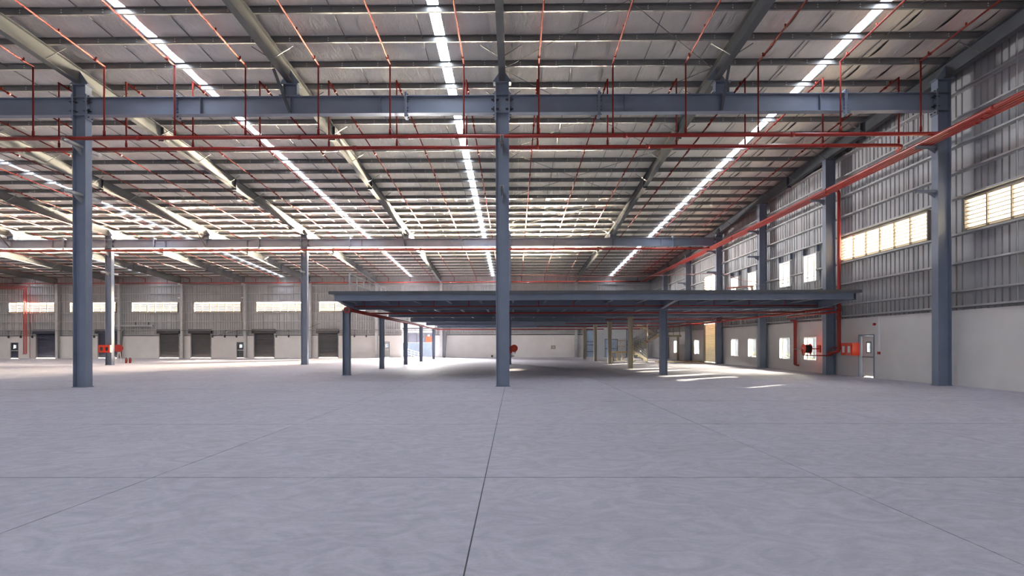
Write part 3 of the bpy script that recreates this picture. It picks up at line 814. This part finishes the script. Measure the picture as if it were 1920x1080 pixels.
PZ2, YP2 = 9.12, 45.15
m3 = main_pipe([(-50, YP2, PZ2), (15.0, YP2, PZ2), (15.2, YP2-.6, PZ2)], .075, 'red sprinkler main crossing along the rear jack beam', (0, YP2, PZ2), [((x, YP2, PZ2), (1, 0, 0)) for x in (-40, -28, -12, -2, 8)])
PZ3, YP3 = 9.12, 68.85
m4 = main_pipe([(-64, YP3, PZ3), (15.6, YP3, PZ3)], .06, 'red sprinkler main running along the far wall', (0, YP3, PZ3))
for k in range(4):
    x = 15.26+.155*k
    main_pipe([(x, YB, 9.1), (x, 68.7, 9.1)], .066, 'red pipe in the wall bundle on the right, %s' % ('innermost of the four', 'second from the hall side', 'third from the hall side', 'closest to the cladding')[k], (x, 20, 9.1), [((x, y, 9.1), (0, 1, 0)) for y in (18.3+.4*k, 28.0+.3*k, 40+.5*k)])
BX = [-17.8, -15.15, -12.53, -9.9, -7.2, -4.55, -1.83, .93, 3.65, 6.32, 8.97, 11.97, 14.89]
BL = [-17.8-2.69*k for k in range(1, 17)][::-1]
side = lambda i, n0: ('%s left of the middle column' % ORD[n0-1-i]) if i < n0 else ('%s right of the middle column' % ORD[i-n0])
head_me = MB().tube([(0, 0, 0), (0, 0, .11)], .028, 6).mesh('sprinkler_head', 'redline')
cpl_me = MB().tube([(0, -.06, 0), (0, .06, 0)], .05, 8).mesh('coupling', 'redline')
RB = .03
for i, X in enumerate(BX):
    t = thing('branch_pipe', 'red branch pipe rising from the front main, ' + side(i, 7), 'pipe', (X, YA, PZ1))
    z0 = zr(YA)-.34-PZ1; ye = 3.0
    MB().tube([(0, 0, .073), (0, 0, z0)], RB, 8).build('drop_pipe', 'redline', t)
    MB().tube([(0, .03, z0), (0, ye-YA, zr(ye)-.34-PZ1)], RB, 8).build('range_pipe', 'redline', t)
    MB().tube([(0, 0, .1), (0, 0, .28)], .045, 8).build('coupling', 'redline', t)
    for y in (20.6, 18.9, 17.2, 15.5):
        link('sprinkler_head', head_me, t, (0, y-YA, zr(y)-.33-PZ1))
    link('coupling', cpl_me, t, (0, -.45, zr(YA-.45)-.34-PZ1))
allx = BL[8:] + BX
n0 = len(BL[8:])+7
for i, X in enumerate(allx):
    t = thing('branch_pipe', 'red branch pipe of the middle roof bay, ' + side(i, n0), 'pipe', (X, YBk, PZ1))
    z0 = zr(YBk)-.34-PZ1; ye = 44.9
    MB().tube([(0, 0, .073), (0, 0, z0)], RB, 8).build('drop_pipe', 'redline', t)
    MB().tube([(0, -.03, z0), (0, ye-YBk, zr(ye)-.34-PZ1)], RB, 8).build('range_pipe', 'redline', t)
    MB().tube([(0, 0, .1), (0, 0, .26)], .042, 8).build('coupling', 'redline', t)
    for y in (22.7, 26, 29.3, 32.6, 36):
        link('sprinkler_head', head_me, t, (0, y-YBk, zr(y)-.33-PZ1))
        link('coupling', cpl_me, t, (0, y+.3-YBk, zr(y+.3)-.34-PZ1))
allx = BL + BX
n0 = len(BL)+7
for i, X in enumerate(allx):
    t = thing('branch_pipe', 'red branch pipe of the rear roof bay, ' + side(i, n0), 'pipe', (X, YP3, PZ3))
    z0 = zr(YP3)-.34-PZ3; ye = 46.2
    MB().tube([(0, 0, .06), (0, 0, z0)], RB, 6).build('drop_pipe', 'redline', t)
    MB().tube([(0, .03, z0), (0, ye-YP3, zr(ye)-.34-PZ3)], RB, 6).build('range_pipe', 'redline', t)
# pipes under the mezzanine
def pipe(name, ps, r, label, cat='pipe', mat='red', parts=(), rr=.2):
    b = Vector(ps[0]); t = thing(name, label, cat, b)
    MB().tube([Vector(p)-b for p in elbow_pts(ps, rr)], r, 10).build('pipe_run', mat, t)
    for p, q, r2 in parts: MB().tube([Vector(p)-b, Vector(q)-b], r2, 8).build('hanger_pipe', mat, t)
    return t
y = 28.9
xs_ = [-7.6+1.77*k for k in range(13)]
pipe('sprinkler_branch', [(-8.1, y, 3.52), (15.3, y, 3.52)], .03, 'thin red sprinkler line hung just in front of the mezzanine main beam', parts=[((x, y, 3.52), (x, y, DZ-.15), .022) for x in xs_])
pipe('sprinkler_branch', [(ML+.3, 30.6, 3.27), (15.5, 30.6, 3.27)], .05, 'thick red sprinkler line below the front of the mezzanine', parts=[((x, 30.6, 3.27), (x, 30.6, DZ-.15), .014) for x in (-6.5, -1, 3.8, 9.5)])
for k, y in enumerate((38.8, 46.8, 54.8)):
    pipe('sprinkler_branch', [(6.2-2*k, y, 3.28), (15.4, y, 3.28)], .035, 'short red sprinkler line under the mezzanine, %s row back' % ORD[k+1], parts=[((x, y, 3.28), (x, y, DZ-.15), .014) for x in (8, 11, 14)])
pipe('sprinkler_main', [(-8.36, 28.7, 3.33), (-8.36, 62.4, 3.24), (9.8, 62.4, 3.24)], .06, 'red main running back along the open side of the mezzanine')
pipe('sprinkler_main', [(-8.2, 28.7, 3.36), (-8.2, 52.0, 3.3)], .06, 'shorter red main beside the first along the mezzanine edge')
v = thing('pipe_flange', 'round red pipe end at the front left mezzanine post', 'flange', (-8.4, 28.64, 3.34))
MB().tube([(0, -.03, 0), (0, .03, 0)], .17, 16).build('flange_disc', 'red', v); MB().tube([(0, -.06, 0), (0, -.03, 0)], .07, 12).build('blank_cap', 'dark', v)
pipe('sprinkler_main', [(15.7, 28.2, 3.32), (15.62, 62.5, 3.26), (10.2, 62.5, 3.26)], .055, 'upper red pipe running back along the right wall under the deck')
pipe('sprinkler_main', [(15.88, 28.05, 3.16), (15.78, 33.0, 3.12)], .055, 'lower red pipe beside the riser under the deck')
# riser on the right wall
RXY = (16.12, 28.45)
rz_ = thing('riser_pipe', 'thick red riser falling from the wall bundle to the hose cabinet', 'pipe', (RXY[0], RXY[1], 0))
MB().tube([Vector(p)-Vector((RXY[0], RXY[1], 0)) for p in elbow_pts([(15.72, RXY[1], 9.2), (RXY[0], RXY[1], 9.2), (RXY[0], RXY[1], 1.2), (15.9, RXY[1]+.25, 1.12)], .16)], .085, 12).build('pipe_run', 'red', rz_)
for z in (3.25, 3.5, 2.9): MB().tube([(0, 0, z-.06), (0, 0, z+.06)], .11, 12).build('coupling', 'red', rz_)
MB().tube([(-.18, .32, 1.1), (-.3, .45, 1.08)], .12, 12).build('valve_body', 'red', rz_)
MB().tube([(-.2, .1, 3.35), (-.2, .1, 3.8)], .03, 8).build('vent_pipe', 'red', rz_)
MB().tube(elbow_pts([(-.02, .1, 1.38), (-.05, .62, 1.38), (-.05, .62, .98), (-.55, 1.3, .98), (-.75, 2.1, .98), (-.75, 2.1, 1.3), (-.6, 2.45, 1.32)], .06), .028, 8).build('hose_feed', 'red', rz_)

# ------------------------------------------------------------------ fire equipment and small wall fittings
def cabinet(X, Y, Z, w, h, d, rz, label, panes):
    c = thing('hose_cabinet', label, 'cabinet', (X, Y, Z)); c.rotation_euler.z = rz      # local: front faces -y
    MB().box(-w/2, w/2, -d, 0, 0, h).build('body', 'redbox', c)
    for k in range(2):
        x0, x1 = -w/2+.04+k*(w/2-.02), -.02+k*(w/2-.02)
        dr = MB()
        for a, b, p, q in hole_rects(x0, x1, .04, h-.04, [(x0+.09, x1-.09, .13, h-.13)]): dr.box(a, b, -d-.025, -d, p, q)
        dr.build('door', 'redbox', c); MB().box(x0+.09, x1-.09, -d-.012, -d-.002, .13, h-.13).build('pane', panes, c)
    MB().box(-w/2-.02, w/2+.02, -d-.03, 0, h, h+.03).build('lid', 'redbox', c)
    return c
cabinet(CX2[0]-.1, Y2-.2, 1.02, .92, .56, .3, 0, 'orange-red double hose cabinet fixed to the left rear column', 'black')
cabinet(16.55, 27.95, 1.02, .95, .58, .36, -math.pi/2, 'orange-red double hose cabinet fixed left of the steel door', 'white')
def reel(X, Y, Z, R, w, rz, label, hose=True):
    r = thing('hose_reel', label, 'hose reel', (X, Y, Z)); r.rotation_euler.z = rz        # axle along local y
    for y in (-w/2, w/2): MB().tube([(0, y-.012, 0), (0, y+.012, 0)], R, 20).build('side_disc', 'redbox', r)
    MB().tube([(0, -w/2, 0), (0, w/2, 0)], R*.82, 20).build('hose_coil', 'black' if hose else 'redbox', r)
    MB().tube([(0, -w/2-.05, 0), (0, w/2+.1, 0)], .05, 10).build('hub', 'white' if hose else 'redbox', r)
    MB().tube([(R*.4, -w/2+.03, -R*.6), (R*.35, -w/2, -R*1.1), (R*.2, -w/2-.05, -R*1.35)], .025, 8).build('hose_tail', 'black', r)
    MB().box(-.06, .06, w/2+.01, w/2+.05, -.3, .12).build('wall_arm', 'red', r)
    return r
q = at(1524, 654, Y=31.0)
reel(15.82, 31.0, q.z, .27, .34, math.radians(-90), 'orange drum hose reel with black hose before the second window')
MB_bar = thing('reel_stand', 'thin red wall bracket that holds the orange hose reel', 'bracket', (16.2, 31.1, q.z))
MB().bar((-.25, .08, 0), (.36, .1, 0), .06).build('arm', 'red', MB_bar); MB().box(.36, .415, -.05, .25, -.2, .2).build('plate', 'red', MB_bar)
p = at(222, 653, Y=50)
t0 = thing('hose_reel', 'red hose reel standing behind the hose cabinet column', 'hose reel', (p.x, 50, 0)); t0.rotation_euler.z = .45
for y in (-.17, .2): MB().tube([(0, y-.015, p.z), (0, y+.015, p.z)], .33, 24).build('side_disc', 'red', t0)
MB().tube([(0, -.155, p.z), (0, .185, p.z)], .25, 20).build('hose_coil', 'red', t0)
MB().bar((-.2, .3, 0), (0, .24, p.z), .06).build('leg', 'white', t0); MB().bar((.2, .3, 0), (0.02, .24, p.z), .06).build('leg', 'white', t0)
p = at(216, 668, Y=49.6)
t0 = thing('notice_board', 'white tilted notice board leaning beside the rear hose reel', 'sign', (p.x-.1, 49.4, 0))
MB().prism([(0, 0), (.35, 0), (.2, .62), (-.15, .62)], 'y', -.02, .02).build('panel', 'white', t0)
MB().box(-.02, .2, -.026, -.02, .35, .45).build('notice_print', 'red', t0)
for k, px in enumerate((236.5, 241)):
    p = at(px, 662, Y=50.2)
    e = thing('fire_extinguisher', 'small red fire extinguisher by the rear hose reel, %s one' % ('left', 'right')[k], 'extinguisher', (p.x, 50.2+.2*k, 0))
    MB().tube([(0, 0, 0), (0, 0, .42)], .085, 12).build('cylinder', 'red', e); MB().tube([(0, 0, .42), (0, 0, .5)], .03, 8).build('valve', 'black', e)
    MB().tube([(.03, 0, .47), (.13, 0, .4), (.12, 0, .15)], .014, 6).build('hose', 'black', e)
p = at(964, 653, Y=45.3)
r_ = reel(p.x, 45.3, p.z, .29, .18, 0, 'red hose reel on the hidden rear column right of the middle column', False)
p = at(957, 655, Y=45.3)
t0 = thing('valve_box', 'red box beside the hose reel at the middle column', 'box', (p.x+.02, 45.28, p.z-.3))
MB().box(-.12, .12, -.12, .12, 0, .55).build('body', 'redbox', t0); MB().box(-.09, .09, -.14, -.12, .06, .49).build('door', 'red', t0)
p = at(961, 667, Y=45.6)
t0 = thing('instruction_sign', 'small white sign under the red hose reel in the middle', 'sign', (p.x+.02, 45.3, p.z))
MB().box(-.12, .12, -.01, .01, -.1, .1).build('panel', 'white', t0); MB().box(-.14, -.12, -.01, .01, -.6, .1).build('post', 'galv', t0)
# conduit with call points by the steel door
c = thing('call_point_conduit', 'white vertical conduit with red call point right of the door', 'conduit', (WX, 26.1, 1.2))
MB().box(-.05, -.002, -.035, .035, 0, 1.63).build('trunking', 'white', c)
MB().box(-.08, -.002, -.07, .05, -.1, .02).build('call_point', 'red', c)
MB().tube([(-.09, .3, 1.28), (-.002, .3, 1.28)], .06, 12).build('sounder', 'red', c)
# three small red pipes dropping between the lower windows
t0 = thing('pipe_drop', 'cluster of three thin red pipes dropping between two lower windows', 'pipe', (16.45, 33.5, 0))
for k in range(3): MB().tube(elbow_pts([(-.2, -.1+.14*k, 2.95), (0, -.1+.14*k, 2.95), (0, -.1+.14*k, .32+.02*k), (0.02, -.35, .32+.02*k)], .06), .034, 8).build('pipe_run', 'red', t0)
MB().box(-.03, .12, -.3, .15, 1.25, 1.3).build('clamp', 'galv', t0)
# pipes dropping down the far wall on the left
for k, px in enumerate((43.6, 46.3, 49.0, 52.0)):
    X = far(px)*.985
    zt = (8.45, 8.62, 8.79, 9.1)[k]
    pipe('pipe_drop', [(-64.5, 68.6, zt), (X, 68.6, zt), (X, 68.6, .6), (X+.06, 68.45, .55)] if k < 3 else [(X, 68.85, 9.12), (X, 68.85, .02)], .05 if k < 3 else .03, 'red pipe dropping down the far left wall, %s of four from the left' % ORD[k], rr=.15)
# dock lamps, junction box, loose items
for k, px in enumerate((20, 43, 64.5, 180, 401, 424, 445.5, 520, 543, 666, 688)):
    X = far(px)
    t0 = thing('dock_lamp', 'small gooseneck lamp over the far wall base, %s from the left' % ORD[k], 'lamp', (X, Y3-.02, 2.85))
    MB().tube(elbow_pts([(0, 0, .5), (0, -.25, .5), (0, -.3, -.05)], .1), .03, 6).build('arm', 'galv', t0); MB().box(-.07, .07, -.38, -.22, -.35, -.05).build('lamp_head', 'dark', t0)
p = at(1037.5, 651, Y=Y3)
t0 = thing('junction_box', 'olive switch box on the far wall under the mezzanine', 'box', (p.x, Y3-.004, p.z))
MB().box(-.24, .24, -.14, 0, -.18, .18).build('body', 'tread', t0); MB().box(-.03, .03, -.05, 0, .18, 1.1).build('conduit', 'white', t0); MB().box(-.2, .2, -.16, -.14, -.14, .14).build('door', 'beige', t0)
p = at(923, 668, Y=Y3)
t0 = thing('cable_drum', 'small dark cable drum on the floor at the far wall', 'drum', (p.x, Y3-.4, 0))
MB().tube([(-.13, 0, .17), (-.1, 0, .17)], .17, 14).build('flange', 'beige', t0); MB().tube([(.1, 0, .17), (.13, 0, .17)], .17, 14).build('flange', 'beige', t0); MB().tube([(-.1, 0, .17), (.1, 0, .17)], .12, 12).build('cable', 'tread', t0)
t0 = thing('air_duct', 'long pale horizontal trunking above the second roller shutter', 'duct', (far(256), Y3-.25, 3.9))
MB().box(-2.9, 2.2, -.12, .1, -.02, .18).build('casing', 'partition', t0); MB().box(-2.95, -2.9, -.14, .12, -.04, .2).build('end_cap', 'galv', t0)
for x in (-2, 0, 1.6): MB().box(x-.02, x+.02, -.02, .12, .18, .5).build('hanger', 'galv', t0)
t0 = thing('overhead_cable_tray', 'long pale cable tray above the far roller shutters', 'cable tray', (0, Y3-.36, 3.35))
MB().box(far(2), far(745), -.22, -.11, 0, .08).build('tray', 'galv', t0)
for x in [far(p_) for p_ in range(20, 740, 58)]: MB().box(x-.02, x+.02, -.22, .24, -.05, 0).build('tray_arm', 'galv', t0)
pts = [at(395, 632, Y=69), at(420, 626, Y=69), at(450, 619, Y=69), at(560, 622, Y=69), at(600, 606, Y=69)]
tag(MB().tube(pts, .02, 6).build('loose_cable', 'tread'), 'loose black cable sagging along the far wall above the shutters', 'cable')
# leaning frame beside the third shutter
t0 = thing('leaning_post', 'grey inclined steel strut right of the rear hose reel', 'strut', (far(236.5), Y3-.75, 0))
MB().prism([(-.35, 0), (-.1, 0), (.1, 3.3), (-.02, 3.3)], 'y', -.06, .06).build('strut', 'rafter', t0); MB().box(-.1, .2, -.08, .08, 3.3, 3.42).build('head_plate', 'galv', t0)
t0 = thing('leaning_post', 'grey tapered haunch post left of the plain plaster wall', 'strut', (far(836), Y3-.75, 0))
MB().prism([(-.25, 0), (.0, 0), (.22, 3.1), (-.25, 3.1)], 'y', -.1, .1).build('strut', 'rafter', t0); MB().box(-.3, .28, -.12, .12, 3.1, 3.2).build('head_plate', 'galv', t0)

# ------------------------------------------------------------------ stair at the back right
st = thing('stair', 'beige steel switchback stair rising to the mezzanine', 'stair', (11, 54.2, 0))
so_ = Vector((11, 54.2, 0))
def flight(xa, za, xb, zb, y0, y1, n, nm):
    d = Vector((xb-xa, 0, zb-za))
    for y in (y0, y1):
        MB().prism([(xa-so_.x, za-.12), (xb-so_.x, zb-.12), (xb-so_.x, zb+.16), (xa-so_.x, za+.16)], 'y', y-so_.y-.03, y-so_.y+.03).build('stringer', 'beige', st)
    for k in range(n):
        x, z = xa+(xb-xa)*(k+.5)/n, za+(zb-za)*(k+1)/n
        MB().box(x-so_.x-.15, x-so_.x+.15, y0-so_.y+.03, y1-so_.y-.03, z-.04, z).build('tread', 'tread', st)
    for h in (1.0, .78, .56, .34):
        for y in (y0, y1): MB().tube([(xa-so_.x, y-so_.y, za+h), (xb-so_.x, y-so_.y, zb+h)], .022, 6).build('handrail' if h == 1.0 else 'mid_rail', 'galv', st)
    for k in range(4):
        t_ = k/3
        for y in (y0, y1): MB().tube([(xa+(xb-xa)*t_-so_.x, y-so_.y, za+(zb-za)*t_), (xa+(xb-xa)*t_-so_.x, y-so_.y, za+(zb-za)*t_+1.0)], .022, 6).build('baluster', 'galv', st)
flight(12.55, .04, 11.3, .87, 53.8, 54.9, 5, 'a')
flight(11.25, .87, 14.0, 2.46, 55.0, 56.1, 9, 'b')
flight(14.0, 2.46, 11.3, 4.05, 56.3, 57.4, 9, 'c')
MB().box(9.5-11, 11.3-11, -.5, 2.0, .79, .87).build('landing', 'yellow', st)
for x in (9.7, 10.2, 11.2):
    for y in (53.9, 56): MB().box(x-11.08, x-10.92, y-so_.y-.08, y-so_.y+.08, 0, .79).build('leg', 'beige', st)
for z in (1.9, 1.4): MB().tube([(9.55-11, -.45, z), (11.2-11, -.45, z)], .025, 6).build('mid_rail', 'yellow', st)
for x in (9.6, 10.0, 10.9, 11.2): MB().tube([(x-11, -.45, .87), (x-11, -.45, 1.9)], .025, 6).build('baluster', 'yellow', st)
MB().box(14.0-11, 16.05-11, 54.9-so_.y, 57.5-so_.y, 2.28, 2.46).build('upper_landing', 'beige', st)
for x in (14.25, 15.8): MB().box(x-11.1, x-10.9, 55.1-so_.y, 55.3-so_.y, 0, 2.28).build('leg', 'beige', st)
for x in (14.1, 14.7, 15.3, 15.9): MB().tube([(x-11, 54.95-so_.y, 2.46), (x-11, 54.95-so_.y, 3.5)], .025, 6).build('baluster', 'galv', st)
MB().tube([(14.1-11, 54.95-so_.y, 3.5), (15.9-11, 54.95-so_.y, 3.5)], .03, 6).build('handrail', 'galv', st)
t0 = thing('standpipe', 'thin orange vertical pipe standing in front of the stair', 'pipe', (X_at(1213.5, 49), 49, 0))
MB().tube([(0, 0, 0), (0, 0, 3.3)], .035, 8).build('pipe_run', 'rope', t0); MB().tube([(0, 0, 1.7), (0, 0, 1.85)], .06, 8).build('coupling', 'red', t0); MB().box(-.1, .1, -.1, .1, 0, .02).build('base_plate', 'galv', t0)
t0 = thing('kerb', 'low yellow kerb edging the raised floor beyond the roller shutter', 'kerb', (12.5, 50.6, 0))
MB().box(0, 4.05, -.1, .1, 0, .07).build('kerb_face', 'yellow', t0); MB().box(0, 4.05, .1, .22, 0, .065).build('kerb_back', 'concrete', t0)
# office partition at the far right
pt = thing('office_partition', 'grey panelled office front with blue glazing at the far right', 'partition', (0, 67.6, 0), kind='structure')
xo = lambda px: X_at(px, 67.6)
ph = [(xo(1099.5), xo(1113.5), .1, 3.3), (xo(1134), xo(1158), .05, 2.2), (xo(1174), xo(1178.5), .1, 3.3)]
pm2 = MB()
for a, b, c_, d_ in hole_rects(xo(1093), 15.9, 0, 3.9, ph): pm2.box(a, b, 0, .1, c_, d_)
pm2.build('panel_wall', 'partition', pt)
for a, b, c_, d_ in ph:
    MB().box(a, b, .04, .05, c_, d_).build('pane', 'blueglass', pt)
    fr = MB().box(a, a+.05, -.02, .12, c_, d_).box(b-.05, b, -.02, .12, c_, d_)
    for z in ((c_+.6, c_+1.4, c_+1.8, d_-.04) if d_ > 3 else (1.05, d_-.04)): fr.box(a+.05, b-.05, -.02, .12, z-.03, z+.03)
    fr.box((a+b)/2-.03, (a+b)/2+.03, -.015, .11, c_, d_) if d_ < 3 else None
    fr.build('glazing_frame', 'dark', pt)

# ------------------------------------------------------------------ outside
yd = thing('ground', 'pale concrete yard outside the hall', 'ground', kind='structure')
MB().box(-160, 160, -120, 200, -.5, -.31).build('yard_surface', 'yard', yd)
MB().box(WX+.25, 60, -20, 120, -.31, -.06).build('apron', 'yard', yd)
MB().box(-120, WX+.25, 71.45, 160, -.31, -.06).build('asphalt_apron', 'asphalt', yd)
fe = thing('boundary_fence', 'blue-grey boundary fence seen through the lower windows', 'fence', (22.5, 20, 0))
for k in range(30):
    MB().box(-.04, .04, k*1.6+.04, k*1.6+1.56, -.1, 2.35).build('fence_panel', 'fence', fe); MB().box(-.06, .06, k*1.6-.04, k*1.6+.04, -.1, 2.5).build('fence_post', 'dark', fe)
random.seed(5)
for k in range(14):
    y = 29.5+k*1.7
    sh = MB()
    for _ in range(90):
        c_ = Vector((random.gauss(0, .2), random.gauss(0, .38), abs(random.gauss(.4, .22))))
        a = Vector((random.uniform(-1, 1), random.uniform(-1, 1), random.uniform(-1, 1))).normalized()*.09
        b = a.cross(Vector((random.uniform(-1, 1), random.uniform(-1, 1), 1))).normalized()*.05
        n = len(sh.v); sh.v += [tuple(c_-a), tuple(c_+b), tuple(c_+a), tuple(c_-b)]; sh.f.append((n, n+1, n+2, n+3))
    s_ = thing('shrub', 'yellow-green shrub by the fence outside the windows, %s from the near end' % ORD[k], 'shrub', (21.6, y, -.06), 'shrubs along the boundary fence')
    sh.build('foliage', 'shrub', s_, kind='stuff'); MB().tube([(0, 0, 0), (0, 0, .5)], .02, 6).build('stem', 'tread', s_)
ob = thing('guard_house', 'blue-grey outbuilding with dark window seen through the open gateway', 'building', (X_at(787, 80), 80, -.06))
MB().box(-6, 6.5, 0, 4, 0, 1.9).build('lower_wall', 'fence', ob)
uw = MB()
for a, b, c_, d_ in hole_rects(-6, 6.5, 1.9, 3.6, [(-1.7, 2.0, 1.95, 3.3)]): uw.box(a, b, .05, 4, c_, d_)
uw.build('upper_wall', 'outwhite', ob)
MB().box(-1.7, 2.0, .2, .24, 1.95, 3.3).build('window_glass', 'shutter_blue', ob)
for x in (-.5, .75): MB().box(x-.03, x+.03, .1, .2, 1.95, 3.3).build('mullion', 'dark', ob)
MB().box(.85, 1.65, .06, .12, 1.98, 2.75).build('notice', 'redbox', ob)
MB().box(1.1, 1.4, .05, .06, 2.8, 3.05).build('notice', 'white', ob)
MB().box(-6.2, 6.7, -1.5, 5, 3.6, 3.85).build('canopy_roof', 'dark', ob); MB().prism([(-1.7, 3.95), (5, 3.95), (5, 6.4), (4.5, 6.4)], 'x', -6.3, 6.8).build('roof_sheet', 'outwhite', ob)
rr_ = thing('ramp_rail', 'white sloping ramp handrail outside the open gateway', 'railing', (X_at(764, 73), 73, -.06))
for h in (.0, -.3, -.6): MB().tube([(0, 0, 1.05+h), (1.8, 0, .55+h)], .03, 6).build('rail', 'white', rr_)
for k in range(5): MB().tube([(.45*k, 0, -.1), (.45*k, 0, 1.05-.125*k)], .022, 6).build('baluster', 'white', rr_)
